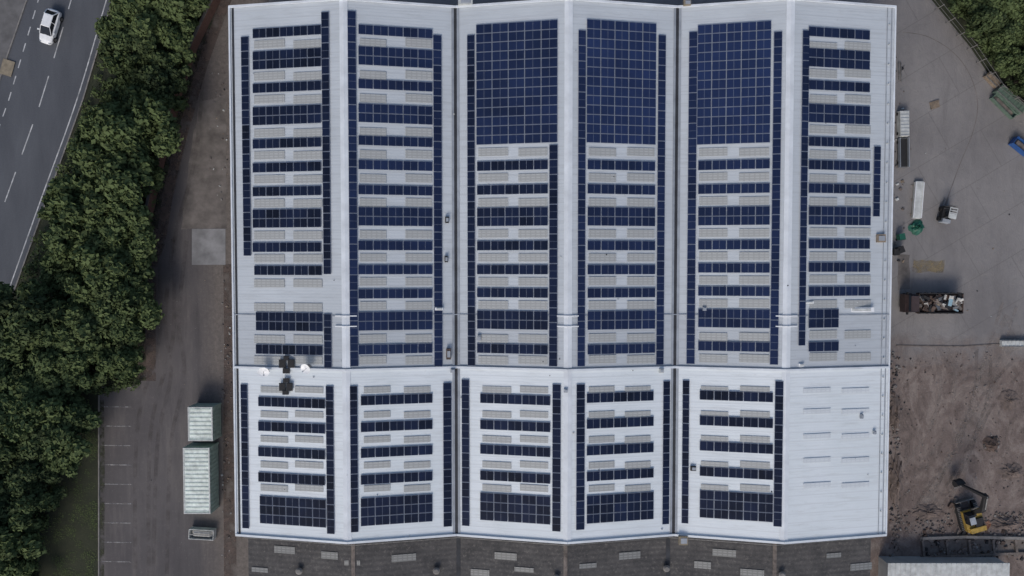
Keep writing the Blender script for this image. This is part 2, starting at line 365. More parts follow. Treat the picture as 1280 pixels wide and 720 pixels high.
# ---------------------------------------------------------------- warehouse
wh=bpy.data.objects.new('warehouse',None); sc.collection.objects.link(wh)
YT=W(570,9,ZE)[1]; YS=W(570,459,ZE)[1]; YJ=W(570,393,ZE)[1]; YB=W(570,668,ZE)[1]
b=B()
for i in range(6):
    for (y0,y1,k) in ((YT,YJ,'roofA'),(YJ,YS,'roofJ'),(YS,YB,'roofB')):
        b.add([(KX[i],y1,KZ[i]),(KX[i+1],y1,KZ[i+1]),(KX[i+1],y0,KZ[i+1]),(KX[i],y0,KZ[i])],[(0,1,2,3)],k)
b.obj('roof',parent=wh)
b=B(); e=0.35
for x in (KX[0]+e,KX[-1]-e): b.box((x,(YT+YB)/2,ZE/2-0.05),(0.25,YT-YB-2*e,ZE-0.1),'wall')
for y in (YT-e,YB+e):
    for i in range(6):
        x0,x1=KX[i],KX[i+1]
        if i==0:x0+=e
        if i==5:x1-=e
        b.add([(x0,y,0),(x1,y,0),(x1,y,zr(x1)-0.05),(x0,y,zr(x0)-0.05)],[(0,1,2,3)],'wall')
b.obj('walls',parent=wh)
def slopebar(b,x0,x1,y0,y1,h,k,lift=0.0,a=0.5):
    z0,z1=zr(x0)+lift,zr(x1)+lift
    vs=[(x0,y0,z0),(x1,y0,z1),(x1,y1,z1),(x0,y1,z0),(x0,y0,z0+h),(x1,y0,z1+h),(x1,y1,z1+h),(x0,y1,z0+h)]
    b.add(vs,[(0,3,2,1),(4,5,6,7),(0,1,5,4),(1,2,6,5),(2,3,7,6),(3,0,4,7)],k,a=a)
b=B()
for i in (1,3,5):
    for s in (-1,1):
        slopebar(b,min(KX[i],KX[i]+s*0.45),max(KX[i],KX[i]+s*0.45),YB-0.02,YT+0.02,0.05,'trim',0.012)
for i in range(6):
    x0,x1=KX[i]+0.01,KX[i+1]-0.01
    slopebar(b,x0,x1,YT-0.12,YT+0.12,0.14,'trim',0.07)
    slopebar(b,x0,x1,YB-0.12,YB+0.12,0.14,'trim',0.07)
    slopebar(b,x0,x1,YS-0.10,YS+0.14,0.12,'trim',0.07)
    slopebar(b,x0,x1,YS+0.15,YS+0.24,0.03,'gutg',0.065)
    slopebar(b,x0,x1,YJ-0.05,YJ+0.05,0.03,'gutg',0.065)
b.obj('ridge_and_verge_flashings',parent=wh)
b=B()
for i in (2,4):
    b.box((KX[i],(YT+YB)/2,ZE+0.05),(0.32,YT-YB+0.1,0.06),'gut')
    for s in (-1,1): 
        xa,xb=KX[i]+s*0.17,KX[i]+s*0.42
        slopebar(b,min(xa,xb),max(xa,xb),YB,YT,0.04,'gutg',0.03)
b.box((KX[0]+0.45,(YT+YB)/2,ZE+0.13),(0.22,YT-YB-0.3,0.05),'gut')
b.box((KX[0]+0.05,(YT+YB)/2,ZE+0.06),(0.18,YT-YB+0.1,0.22),'trim')
b.box((KX[-1]-0.45,(YT+YB)/2,ZE+0.11),(0.12,YT-YB-0.3,0.05),'gutg')
b.box((KX[-1]-1.0,(YT+YB)/2,ZE+0.24),(0.08,YT-YB-0.3,0.04),'gutg')
b.box((KX[-1]-0.05,(YT+YB)/2,ZE+0.06),(0.18,YT-YB+0.1,0.22),'trim')
b.obj('gutters',parent=wh)
b=B()
for r in (1,3,5):
    for py in (395,408):
        y=W(640,py,ZR)[1]
        for s in (-1,1):
            xa,xb=KX[r],KX[r]+s*(1.2)
            slopebar(b,min(xa,xb),max(xa,xb),y-0.06,y+0.06,0.08,'white',0.1)
b.obj('cable_trays',parent=wh)
b=B()
def rl(px0,px1,py,h=10,k='rl'):
    xm=(px0+px1)/2
    x0=WR(px0,py)[0];x1=WR(px1,py)[0];y0=WR(xm,py+h/2)[1];y1=WR(xm,py-h/2)[1]
    slopebar(b,x0,x1,y0,y1,0.06,k,0.02)
slopesT=[((318,356),(367,403),[55,95,124,166,194,224,254,294,323,354,384,424,450]),
 ((450,483),(507,540),[54,94,123,165,193,223,253,293,322,352,382,423,450]),
 ((598,635),(648,684),[190,222,253,292,322,352,381,423,450]),
 ((736,770),(784,818),[190,222,253,292,322,351,381,422,449]),
 ((874,909),(924,961),[190,221,251,291,320,350,379,421,448]),
 ((1012,1046),(1056,1088),[58,92,124,162,193,223,252,290,320,349,380,418,446])]
for A,C,ys in slopesT:
    for y in ys: rl(*A,y); rl(*C,y)
slopesB=[((326,360),(369,404)),((455,488),(505,538)),((603,639),(650,685)),((736,768),(781,813)),((876,910),(925,962))]
for A,C in slopesB:
    for y in (487,518,549,581,610): rl(*A,y,8); rl(*C,y,8)
for y in (488,514,545,575,606): rl(1004,1038,y,6,'rlw'); rl(1052,1086,y,6,'rlw')
b.obj('rooflights',parent=wh)
YA0=YB+0.6; YA1=YB-14
b=B(); ann=lambda x: zr(x)-2.6+0.0
for i in range(6):
    x0,x1=KX[i]+(0.4 if i==0 else 0),KX[i+1]-(0.4 if i==5 else 0)
    b.add([(x0,YA1,ann(x0)),(x1,YA1,ann(x1)),(x1,YA0,ann(x1)),(x0,YA0,ann(x0))],[(0,1,2,3)],'annex')
b.box((KX[0]+0.5,(YA0+YA1)/2,2.6),(0.2,13.5,5.2),'wall'); b.box((KX[-1]-0.5,(YA0+YA1)/2,2.6),(0.2,13.5,5.2),'wall')
for i in (2,4): b.box((KX[i],(YA0+YA1)/2,ann(KX[i])+0.04),(0.5,14,0.06),'gut')
for i in (1,3,5):
    for s in (-1,1):
        xa,xb=KX[i],KX[i]+s*0.22; slopebar(b,min(xa,xb),max(xa,xb),YA1,YA0,0.05,'debris',-2.58)
for i in range(6):
    for dy,rr in ((0.75,0.07),(1.25,0.045)):
        b.cyl((KX[i],YB-dy,ann(KX[i])+0.35),(KX[i+1],YB-dy,ann(KX[i+1])+0.35),rr,'offwhite' if rr>0.05 else 'steel',8)
def arl(px,py,w=28,h=9):
    z=6.3
    for _ in range(5):
        x,y=W(px,py,z); z=ann(x)
    hw=w/2/10.8
    slopebar(b,x-hw,x+hw,y-h/21.6,y+h/21.6,0.05,'rlo',-2.57)
for q in [(356,687),(412,694,22),(440,704,20,6),(505,697,30),(632,695),(655,712,24,6),(787,694),(735,707,22,6),(905,691),(878,706,20),(1076,708,30),(1042,694,20,6),(325,712,22,6),(600,716,24),(940,716)]: arl(*q)
def vent(px,py):
    x,y=W(px,py,6.6); z=ann(x)
    b.cyl((x,y,z-0.1),(x,y,z+0.45),0.28,'steel',12); b.cyl((x,y,z+0.45),(x,y,z+0.62),0.42,'conc',12,0.25)
for q in [(375,712),(545,715),(695,716),(972,712),(835,714)]: vent(*q)
b.obj('old_annex_roof',parent=wh)
b=B()
for (px,py,w,d,h,k) in [(561,442,0.5,1.2,0.5,'rust'),(549,386,0.9,0.3,0.3,'white'),(559,275,0.4,0.7,0.4,'black'),(558,324,0.35,0.7,0.4,'black'),(1100,298,1.0,0.9,0.3,'wood'),(853,674,1.0,1.0,0.5,'ysolid'),
    (1076,520,0.3,0.5,0.3,'gutg'),(1092,540,0.3,0.4,0.3,'gutg'),(707,488,0.4,0.4,0.3,'gutg'),(582,3,1.6,0.8,0.5,'offwhite'),(866,585,0.6,0.5,0.3,'black'),(599,422,0.4,0.6,0.3,'gutg'),(858,5,0.8,0.6,0.5,'ysolid'),
    (1075,387,3.0,0.5,0.2,'white'),(1010,378,1.2,0.25,0.1,'white'),(826,463,0.5,0.5,0.4,'offwhite'),(1001,456,0.6,0.3,0.2,'white'),(566,463,0.5,0.4,0.4,'gutg'),(880,386,0.4,0.4,0.3,'gutg')]:
    x,y,z=WR(px,py); b.box((x,y,z+h/2),(w,d,h),k); b.box((x+0.05,y,z+h+0.03),(w*0.7,d*0.6,0.06),'gutg' if k!='white' else 'offwhite')
for i in range(26):
    x=KX[-1]-0.75; y=YT-2-i*2.2; b.box((x,y,zr(x)+0.1),(0.12,0.12,0.2),'offwhite')
for i in range(60):
    x=random.uniform(KX[0]+1,KX[-1]-1); y=random.uniform(YB,YT); r=random.uniform(0.04,0.10)
    b.cyl((x,y,zr(x)-0.05),(x,y,zr(x)+0.09),r,random.choice(['gutg','offwhite','gut']),8)
b.obj('roof_fixtures',parent=wh)
# ---------------------------------------------------------------- solar arrays
def module_row(b,x0,x1,y0,y1,portrait,rows,blue):
    L=1.66; S=1.0
    if portrait: nx=1; ny=max(1,round((y1-y0)/L))
    else: nx=max(1,round((x1-x0)/L)); ny=rows
    dx=(x1-x0)/nx; dy=(y1-y0)/ny; g=0.022; fr=0.030
    for i in range(nx):
        for j in range(ny):
            a0,a1=x0+i*dx+g,x0+(i+1)*dx-g; c0,c1=y0+j*dy+g,y0+(j+1)*dy-g
            slopebar(b,a0,a1,c0,c1,0.04,'pvf',0.10)
            a=blue+random.uniform(-0.09,0.09)
            if portrait:
                cm=(c0+c1)/2; qs=[(a0+fr,a1-fr,c0+fr,cm-0.012),(a0+fr,a1-fr,cm+0.012,c1-fr)]
            else:
                am=(a0+a1)/2; qs=[(a0+fr,am-0.014,c0+fr,c1-fr),(am+0.014,a1-fr,c0+fr,c1-fr)]
            for (p,q,r,s) in qs:
                zp,zq=zr(p)+0.146,zr(q)+0.146
                b.add([(p,r,zp),(q,r,zq),(q,s,zq),(p,s,zp)],[(0,1,2,3)],'pv',a=a)
def strip(b,px0,px1,py0,py1,blue,portrait=False,rows=1):
    xm,ym=(px0+px1)/2,(py0+py1)/2
    x0=WR(px0,ym)[0];x1=WR(px1,ym)[0];y0=WR(xm,py1)[1];y1=WR(xm,py0)[1]
    module_row(b,x0,x1,y0,y1,portrait,rows,blue)
def arr(cols,strips,x0,x1,blue,big=None):
    b=B()
    for c in cols: strip(b,c[0],c[1],c[2],c[3],blue,True)
    for s in strips:
        if len(s)==4: a0,a1,y,r=s
        else: (y,r),a0,a1=s,x0,x1
        h={1:6.2,2:11.8,3:17.5}[r]; strip(b,a0,a1,y-h,y+h,blue,False,r)
    if big: strip(b,big[0],big[1],big[2],big[3],blue+0.22,False,13)  # large block coloured bluer, as painted sky reflection
    return b.obj('solar_panel_array')
arr([(303,313,46,320),(403,413,15,343),(405,415,392,460)],[(40,1),(74,2),(109,1),(144,2),(179,1),(209,1),(239,1),(273,2),(309,1),(318,403,338,1),(320,404,402,2),(320,404,437,1)],316,402,0.08)
arr([(436,447,14,458),(542,553,44,458)],[(40,1),(72,2),(107,1),(143,2),(177,1),(207,1),(238,1),(271,2),(307,1),(337,1),(367,1),(401,2),(436,1)],448,541,0.36)
st=[(207,1),(237,1),(271,2),(307,1),(337,1),(366,1),(400,2),(436,1)]
arr([(584,594,44,457),(686,697,181,458)],st,596,685,0.14,(595,697,28,180))
arr([(722,732,38,458),(821,831,44,456)],st,734,819,0.36,(733,820,27,180))
arr([(859,870,40,455),(964,975,40,456)],[(206,1),(236,1),(270,2),(306,1),(335,1),(364,1),(398,2),(433,1)],872,962,0.36,(871,963,29,180))
arr([(1000,1009,38,432),(1091,1100,183,271)],[(42,1),(74,2),(108,1),(143,2),(178,1),(207,1),(236,1),(1010,1088,270,2),(305,1),(334,1),(364,1),(1010,1048,398,2),(1010,1048,433,1)],1010,1087,0.28)
arr([(302,311,480,660),(408,418,482,667)],[(503,1),(534,1),(566,1),(598,1),(325,408,639,3)],323,407,0.05)
arr([(438,448,482,665),(554,565,478,658)],[(499,1),(532,1),(564,1),(597,1),(637,3)],451,541,0.10)
arr([(577,587,474,657),(690,701,480,664)],[(499,1),(532,1),(563,1),(596,1),(635,3)],600,688,0.10)
arr([(720,731,480,662),(828,837,476,655)],[(496,1),(528,1),(561,1),(593,1),(634,3)],733,817,0.14)
arr([(852,861,475,654),(967,978,476,658)],[(495,1),(527,1),(559,1),(591,1),(632,3)],874,966,0.08)
def dish(px,py,rz):
    x,y,z=WR(px,py); b=B(); n=20
    T=Matrix.Translation((0,0,0.9))@Matrix.Rotation(math.radians(28),4,'X')
    rings=[]
    for r in (0.05,0.25,0.45,0.62): rings.append([(math.cos(2*math.pi*i/n)*r,math.sin(2*math.pi*i/n)*r,0.45*r*r) for i in range(n)])
    b.loft(rings,'white',T,caps=False)
    b.add([rings[0][i] for i in range(n)],[tuple(range(n))],'white',T)
    b.cyl((0,0,0),(0,0,0.85),0.04,'steel'); b.cyl((0,0,0.9),(0,-0.35,1.35),0.02,'steel'); b.box((0,-0.37,1.37),(0.12,0.12,0.14),'gutg')
    b.box((0,0,0.04),(0.6,0.6,0.08),'steel')
    b.obj('satellite_dish',(x,y,z),rz)
dish(333,463,0.5); dish(386,459,-0.8)
def spare(cells):
    b=B()
    for px,py,w,d in cells:
        x,y,z=WR(px,py); b.box((x,y,z+0.32),(w,d,0.06),'gut'); b.box((x,y,z+0.365),(w-0.12,d-0.12,0.03),'black')
        for sx in(-1,1):
            for sy in(-1,1): b.cyl((x+sx*w*.38,y+sy*d*.38,z-0.05),(x+sx*w*.38,y+sy*d*.38,z+0.3),0.04,'steel',6)
    b.obj('roof_vent_unit')
spare([(354,454,0.75,0.95),(365,454,0.75,0.95),(359,447,0.6,0.5),(359,463,0.8,0.6)])
spare([(354,483,0.7,0.9),(363,483,0.7,0.9),(359,475,0.7,0.5),(358,490,0.7,0.5)])
# ---------------------------------------------------------------- containers etc. (left)
def container(name,px0,px1,py0,py1,h=2.6):
    (x0,y1)=W(px0,py0,h);(x1,y0)=W(px1,py1,h); b=B(); cx,cy=(x0+x1)/2,(y0+y1)/2; w,d=x1-x0,y1-y0
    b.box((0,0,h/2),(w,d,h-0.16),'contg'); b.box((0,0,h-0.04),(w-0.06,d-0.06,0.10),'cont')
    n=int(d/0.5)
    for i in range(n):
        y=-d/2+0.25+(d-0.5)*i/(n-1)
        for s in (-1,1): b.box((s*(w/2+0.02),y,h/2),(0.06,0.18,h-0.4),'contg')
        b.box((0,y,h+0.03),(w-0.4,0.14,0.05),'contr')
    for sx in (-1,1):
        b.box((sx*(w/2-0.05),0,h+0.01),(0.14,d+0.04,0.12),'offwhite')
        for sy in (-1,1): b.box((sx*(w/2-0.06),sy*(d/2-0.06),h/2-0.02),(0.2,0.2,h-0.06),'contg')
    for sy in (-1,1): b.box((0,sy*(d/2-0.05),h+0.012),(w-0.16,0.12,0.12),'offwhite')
    for s in(-0.5,-0.2,0.2,0.5): b.cyl((s*w*.8,-d/2-0.06,0.2),(s*w*.8,-d/2-0.06,h-0.2),0.03,'steel',6)
    b.obj(name,(cx,cy,0))
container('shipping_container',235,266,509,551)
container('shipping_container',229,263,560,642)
x,y=W(252,668,0.8); b=B()
b.box((0,0,0.06),(3.0,1.2,0.12),'steel')
for s in(-1,1): b.box((0,s*0.6,0.5),(3.1,0.07,0.9),'offwhite'); b.box((s*1.52,0,0.5),(0.07,1.14,0.9),'offwhite')
b.box((0,0.05,0.55),(2.8,0.9,0.5),'load',taper=0.7); b.box((0,0,0.99),(2.9,0.1,0.06),'steel'); b.obj('rubbish_skip',(x,y,0.02),-0.06)
# ---------------------------------------------------------------- car
def car(name,px,py,rz,body='white'):
    x,y=W(px,py,0.7); b=B()
    secs=[(-2.12,0.62,0.45,0.72),(-2.0,0.80,0.32,0.90),(-1.5,0.88,0.25,0.97),(-0.6,0.90,0.22,0.97),(0.6,0.90,0.22,0.96),(1.1,0.88,0.25,0.92),(1.75,0.82,0.28,0.80),(2.05,0.68,0.34,0.66),(2.15,0.5,0.42,0.58)]
    rings=[]
    for X,w,z0,z1 in secs:
        rings.append([(X,-w*0.9,z0),(X,w*0.9,z0),(X,w,z0+0.2),(X,w*0.97,z1-0.1),(X,w*0.82,z1),(X,0,z1+0.03),(X,-w*0.82,z1),(X,-w*0.97,z1-0.1),(X,-w,z0+0.2)])
    b.loft(rings,body)
    lo=[(-1.85,-0.74),(-1.85,0.74),(1.15,0.76),(1.15,-0.76)]; hi=[(-1.3,-0.56),(-1.3,0.56),(0.2,0.58),(0.2,-0.58)]
    vs=[(a,c,0.93) for a,c in lo]+[(a,c,1.42) for a,c in hi]
    b.add(vs,[(0,1,5,4),(1,2,6,5),(2,3,7,6),(3,0,4,7)],'glass')
    b.box((-0.55,0,1.43),(1.58,1.18,0.06),body,taper=0.92)
    for s in(-1,1):
        b.cyl((1.15,s*0.75,0.95),(0.2,s*0.57,1.43),0.035,body,6); b.cyl((-1.85,s*0.73,0.95),(-1.28,s*0.55,1.43),0.06,body,6)
        b.cyl((-0.4,s*0.76,0.96),(-0.45,s*0.58,1.43),0.035,body,6)
        b.box((0.75,s*1.0,0.98),(0.16,0.22,0.13),body); b.box((1.93,s*0.58,0.66),(0.25,0.24,0.12),'gutg',rz=-s*0.35); b.box((-2.03,s*0.62,0.78),(0.1,0.25,0.14),'red')
        for X in(-1.3,1.35):
            b.cyl((X,s*0.70,0.32),(X,s*0.92,0.32),0.32,'black',16); b.cyl((X,s*0.90,0.32),(X,s*0.935,0.32),0.19,'steel',10)
    b.obj(name,(x,y,0.01),rz,bevel=0.03)
car('hatchback_car',62,33,math.radians(72+180))
# ---------------------------------------------------------------- tipper truck
def truck(px,py,rz):
    x,y=W(px,py,1.5); b=B()
    b.box((0,0,0.75),(6.8,0.9,0.25),'steel')
    b.loft([[(-3.5,-1.1,0.5),(-3.5,1.1,0.5),(-3.5,1.1,1.5),(-3.5,-1.1,1.5)],[(-3.42,-1.1,1.5),(-3.42,1.1,1.5),(-3.25,1.0,2.25),(-3.25,-1.0,2.25)]],'red')
    b.box((-2.75,0,1.1),(1.45,2.2,1.2),'red'); b.box((-2.7,0,1.98),(1.25,2.05,0.56),'glass',taper=0.95); b.box((-2.65,0,2.30),(0.95,1.85,0.1),'red')
    for s in(-1,1): b.box((-3.3,s*1.25,1.8),(0.12,0.25,0.35),'black')
    b.box((0.85,0,1.0),(5.3,2.35,0.12),'rust')
    for s in(-1,1):
        b.box((0.85,s*1.2,1.4),(5.4,0.09,0.75),'red')
        for i in range(7): b.box((-1.6+i*0.82,s*1.27,1.4),(0.1,0.07,0.8),'rust')
        b.box((0.85,s*1.2,1.81),(5.4,0.13,0.07),'black')
    for X in(-1.85,3.55): b.box((X,0,1.4),(0.09,2.3,0.8),'rust')
    for X in(-2.6,1.6,2.7):
        for s in(-1,1): b.cyl((X,s*0.85,0.5),(X,s*1.18,0.5),0.5,'black',18); b.cyl((X,s*1.17,0.5),(X,s*1.2,0.5),0.25,'steel',10)
    R=random.Random(3)
    b.box((0.85,0,1.2),(5.1,2.2,0.35),'rust',taper=0.92)
    for i in range(60):
        X=R.uniform(-1.6,3.3); k=R.choice(['load','steel','bluel','load','debris','black'] if X>0.7 else ['wood','rust','debris','steel','black','rust'])
        b.box((X,R.uniform(-0.85,0.85),1.40+R.uniform(0,0.35)),(R.uniform(0.3,1.3),R.uniform(0.15,0.5),R.uniform(0.04,0.25)),k,rz=R.uniform(-1.5,1.5),rx=R.uniform(-.4,.4),ry=R.uniform(-.4,.4))
    b.obj('tipper_truck',(x,y,0.01),rz,bevel=0.015)
truck(1166,379,math.radians(0))
def forklift(px,py,rz):
    x,y=W(px,py,1.2); b=B()
    b.box((0,-0.2,0.6),(1.15,1.7,0.6),'black'); b.box((0,-1.0,0.75),(1.1,0.5,0.8),'gutg',taper=0.9); b.box((0,-0.25,1.0),(0.55,0.5,0.3),'black'); b.box((0,-0.48,1.25),(0.5,0.1,0.5),'black')
    for sx in(-1,1):
        for Y in(-0.75,0.5): b.cyl((sx*0.5,Y,0.9),(sx*0.45,Y*0.9,2.05),0.035,'steel',6)
        b.cyl((sx*0.28,0.78,0.1),(sx*0.28,0.78,2.1),0.06,'steel',6); b.box((sx*0.25,1.35,0.12),(0.12,1.1,0.05),'steel')
        for Y in(-0.75,0.45): b.cyl((sx*0.42,Y,0.3),(sx*0.66,Y,0.3),0.3,'black',14)
        b.box((sx*0.45,-0.1,2.08),(0.07,1.3,0.06),'offwhite')
    for i in range(5): b.box((0,-0.7+i*0.3,2.09),(0.9,0.1,0.05),'offwhite')
    b.box((0,-0.5,2.13),(0.85,0.6,0.03),'offwhite'); b.box((0,0.84,0.5),(0.9,0.06,0.5),'steel'); b.box((0,0.78,2.05),(0.7,0.1,0.1),'steel')
    b.obj('forklift',(x,y,0.01),rz,bevel=0.02)
forklift(1186,266,math.radians(-12))
x,y=W(1131,172,0.8); b=B()
b.box((0,1.75,0.45),(1.15,3.2,0.8),'offwhite',taper=0.96)
for i in range(8): b.box((0,0.3+i*0.42,0.87),(1.0,0.07,0.06),'gutg')
b.box((0,-1.8,0.25),(1.15,3.6,0.3),'steel')
for s in(-1,1): b.box((s*0.55,-1.8,0.55),(0.07,3.6,0.5),'gutg')
b.box((0,-1.8,0.42),(1.0,3.4,0.05),'black')
for s in(-1,1):
    for Y in(-3,-0.5,0.6,3): b.cyl((s*0.45,Y,0.2),(s*0.6,Y,0.2),0.2,'black',10)
b.obj('flatbed_trailer',(x,y,0.01),0.03,bevel=0.015)
x,y=W(1148,250,0.4); b=B()
for i in range(4): b.box((random.uniform(-.03,.03),random.uniform(-.06,.06),0.12+i*0.09),(1.1-0.03*i,4.5,0.07),'offwhite')
b.box((-0.5,0,0.45),(0.08,4.4,0.12),'white'); b.box((0.5,0,0.45),(0.08,4.4,0.12),'white')
for Y in(-1.8,0,1.8): b.box((0,Y,0.04),(1.3,0.15,0.08),'wood')
b.obj('cladding_panel_stack',(x,y,0.01),-0.06)
def blob(name,px,py,rx,ry,h,k,seed,n=16):
    R=random.Random(seed); b=B(); x,y=W(px,py,h/2); vs=[];fs=[]; m=7
    for j in range(m):
        rr=1-j/(m-1); 
        for i in range(n):
            t=2*math.pi*i/n; q=rr*(1+0.28*R.uniform(-1,1))
            vs.append((math.cos(t)*rx*q,math.sin(t)*ry*q,-0.02+h*(1-rr**1.6)*(1+0.25*R.uniform(-1,1))))
    for j in range(m-1):
        for i in range(n): fs.append((j*n+i,j*n+(i+1)%n,(j+1)*n+(i+1)%n,(j+1)*n+i))
    b.add(vs,fs,k); return b.obj(name,(x,y,0.0))
blob('green_tarpaulin',1147,284,0.95,0.9,0.6,'tarp',4)
blob('spoil_heap',1240,556,1.1,1.0,0.5,'rust',9)
for i,(px,py,rx,ry,h) in enumerate([(1120,520,0.8,2.6,0.5),(1121,600,0.9,3.2,0.6),(1266,590,1.6,1.0,0.4),(1262,500,1.2,1.5,0.3),(1160,640,2.0,1.0,0.4),(1258,655,2.2,1.0,0.5)]): blob('spoil_heap',px,py,rx,ry,h,'heap',20+i,26)
def bin_(px,py,k,rz=0):
    x,y=W(px,py,1); b=B(); b.box((0,0,0.55),(0.55,0.65,0.85),k,taper=1.15); b.box((0,0,1.02),(0.7,0.8,0.08),k); b.cyl((-0.3,-0.38,1.05),(0.3,-0.38,1.05),0.03,'black',6)
    for s in(-1,1): b.cyl((s*0.25,-0.3,0.12),(s*0.32,-0.3,0.12),0.12,'black',10)
    b.obj('wheelie_bin',(x,y,0),rz)
bin_(1128,296,'tarp',0.2); bin_(1127,312,'black',0.4); bin_(1121,315,'black',0.1)
def gbox(name,px,py,L,w,h,rz,k,open_=False):
    x,y=W(px,py,h/2); b=B()
    if open_:
        b.box((0,0,0.1),(L,w,0.15),k)
        for s in(-1,1): b.box((0,s*w/2,h/2),(L+.08,0.08,h),k); b.box((s*L/2,0,h/2),(0.08,w-.08,h),k)
        b.box((0,0,h*0.45),(L*.9,w*.85,h*.5),'debris',taper=0.75)
    else:
        b.box((0,0,h/2),(L,w,h),k)
        n=int(L/0.45)
        for i in range(n):
            X=-L/2+0.2+(L-0.4)*i/(n-1); b.box((X,0,h+0.02),(0.15,w-.25,0.05),k)
            for s in(-1,1): b.box((X,s*(w/2+.02),h/2),(0.16,0.05,h-.3),k)
        for s in(-1,1): b.box((0,s*(w/2-.04),h+.03),(L,0.1,0.08),'steel')
    b.obj(name,(x,y,0.01),rz,bevel=0.01)
gbox('steel_trough',1262,125,4.2,1.1,1.0,math.radians(-42),'green')
gbox('steel_trough',1254,133,3.6,0.7,0.6,math.radians(-44),'green',True)
gbox('timber_stack',1240,100,2.0,0.8,0.6,math.radians(-45),'wood')
gbox('rubbish_skip',1276,183,2.4,1.0,0.9,math.radians(-38),'blue',True)
gbox('concrete_beam',1268,429,3.4,0.8,0.5,0,'offwhite')
def excavator(px,py,rz):
    x,y=W(px,py,1.2); b=B()
    for s in(-1,1):
        prof=[(-1.5,0.12),(-1.75,0.4),(-1.5,0.72),(1.5,0.72),(1.75,0.4),(1.5,0.12)]
        b.loft([[(s*1.05-0.24,p,q) for p,q in prof],[(s*1.05+0.24,p,q) for p,q in prof]],'black')
        for i in range(14): b.box((s*1.05,-1.45+i*0.22,0.74),(0.5,0.09,0.05),'steel')
    b.box((0,0,0.5),(1.7,1.6,0.4),'steel'); b.cyl((0,0,0.7),(0,0,0.92),0.6,'steel',16)
    b.box((0,-0.25,1.25),(2.2,2.5,0.65),'yellow'); b.box((0.1,-1.35,1.4),(2.15,0.7,0.95),'yellow',taper=0.9)
    b.box((0.45,-0.6,1.68),(1.1,1.2,0.25),'black'); b.cyl((0.8,-0.9,1.8),(0.8,-0.9,2.1),0.06,'black',8)
    b.box((0.1,0.7,1.62),(0.5,0.7,0.3),'black')
    b.box((-0.7,0.35,2.0),(0.85,1.4,1.0),'glass',taper=0.88); b.box((-0.7,0.25,2.53),(0.7,0.9,0.07),'gutg')
    for sx in(-1,1):
        for sy in(-1,1): b.cyl((-0.7+sx*0.41,0.35+sy*0.68,1.5),(-0.7+sx*0.37,0.35+sy*0.6,2.5),0.04,'black',6)
    def beam(p,q,w0,w1,k):
        b.cyl(Vector(p),Vector(q),w0,k,4,w1)
    beam((0.1,0.8,1.5),(0.1,1.9,3.7),0.28,0.38,'black'); beam((0.1,1.9,3.7),(0.1,4.4,5.1),0.38,0.24,'black')
    beam((0.1,4.1,5.4),(-0.6,4.7,2.0),0.28,0.17,'black')
    b.cyl((-0.12,1.2,1.6),(-0.12,2.2,3.3),0.09,'steel',8); b.cyl((0.32,1.2,1.6),(0.32,2.2,3.3),0.09,'steel',8); b.cyl((0.1,2.2,4.3),(0.1,4.15,5.4),0.08,'steel',8)
    bk=[(4.75,2.1),(5.15,1.7),(5.2,1.1),(4.7,0.8),(4.2,1.0),(4.45,1.6)]
    b.loft([[(-1.1,p,q) for p,q in bk],[(-0.1,p,q) for p,q in bk]],'black')
    for i in range(4): b.box((-1.0+i*0.26,4.1,0.98),(0.1,0.25,0.06),'steel')
    b.box((0,1.95,0.35),(2.3,0.12,0.5),'steel')
    for s in(-.5,.5): b.box((s,1.7,0.4),(0.12,0.5,0.14),'steel')
    b.obj('excavator',(x,y,0.01),rz,bevel=0.02)
excavator(1215,647,math.radians(16))
b=B(); x,y=W(1218,655,0)
for k in range(3):
    pts=[(math.cos(t/12*2*math.pi)*(2.0-k*0.25),math.sin(t/12*2*math.pi)*(1.0-k*0.12),0.08+0.06*k) for t in range(4,14)]
    for a,c in zip(pts[:-1],pts[1:]): b.cyl(a,c,0.05,'orange',6)
b.obj('hose_coil',(x,y,0))
x0,y0=W(1110,704,2.5); x1,_=W(1262,712,2.5); b=B()
b.box(((x0+x1)/2,y0-3,1.2),(x1-x0-0.3,5.6,2.4),'wall'); b.box(((x0+x1)/2,y0-3,2.45),(x1-x0,6,0.12),'offwhite')
for i in range(24): b.box((x0+0.3+(x1-x0-0.6)*i/23,y0-3,2.53),(0.06,5.9,0.05),'offwhite')
b.obj('lean_to_shed',rz=0)
b=B()
along(b,WL([(1152,672),(1205,670),(1286,672)]),0.35,0,'conc',h=0.35); along(b,WL([(1150,696),(1290,690)]),0.3,0,'debris',h=0.3)
for px in (1152,1182,1210,1240,1268): along(b,WL([(px,674),(px+2,694)]),0.28,0,'debris',h=0.28)
b.obj('foundation_walls')
sheet('foundation_pit',ragged(WL([(1155,674),(1290,674),(1290,690),(1155,694)]),1,0.1,4),0.006,'drive')
b=B(); along(b,WL([(1120,432),(1200,433),(1250,430)]),0.12,0,'debris',h=0.08); b.obj('kerb')
def rubble(name,regs,seed,mats):
    R=random.Random(seed); b=B()
    for (px0,px1,py0,py1,n,s) in regs:
        for i in range(n):
            x,y=W(R.uniform(px0,px1),R.uniform(py0,py1)); q=s*R.uniform(0.3,1.0)
            b.box((x,y,q*0.2),(q,q*R.uniform(.3,1),q*0.45),R.choice(mats),rz=R.uniform(0,3),rx=R.uniform(-.3,.3),taper=R.uniform(.6,1))
    b.obj(name)
rubble('rubble',[(1112,1125,440,700,180,0.4),(1120,1280,440,668,420,0.2),(1230,1250,546,564,40,0.4),(1150,1280,660,700,180,0.55),(1245,1280,640,665,60,0.4),(1185,1200,624,634,14,0.8),(1112,1280,640,672,140,0.35)],5,['debris','debris','rust','debris','patch','black','heap','conc'])
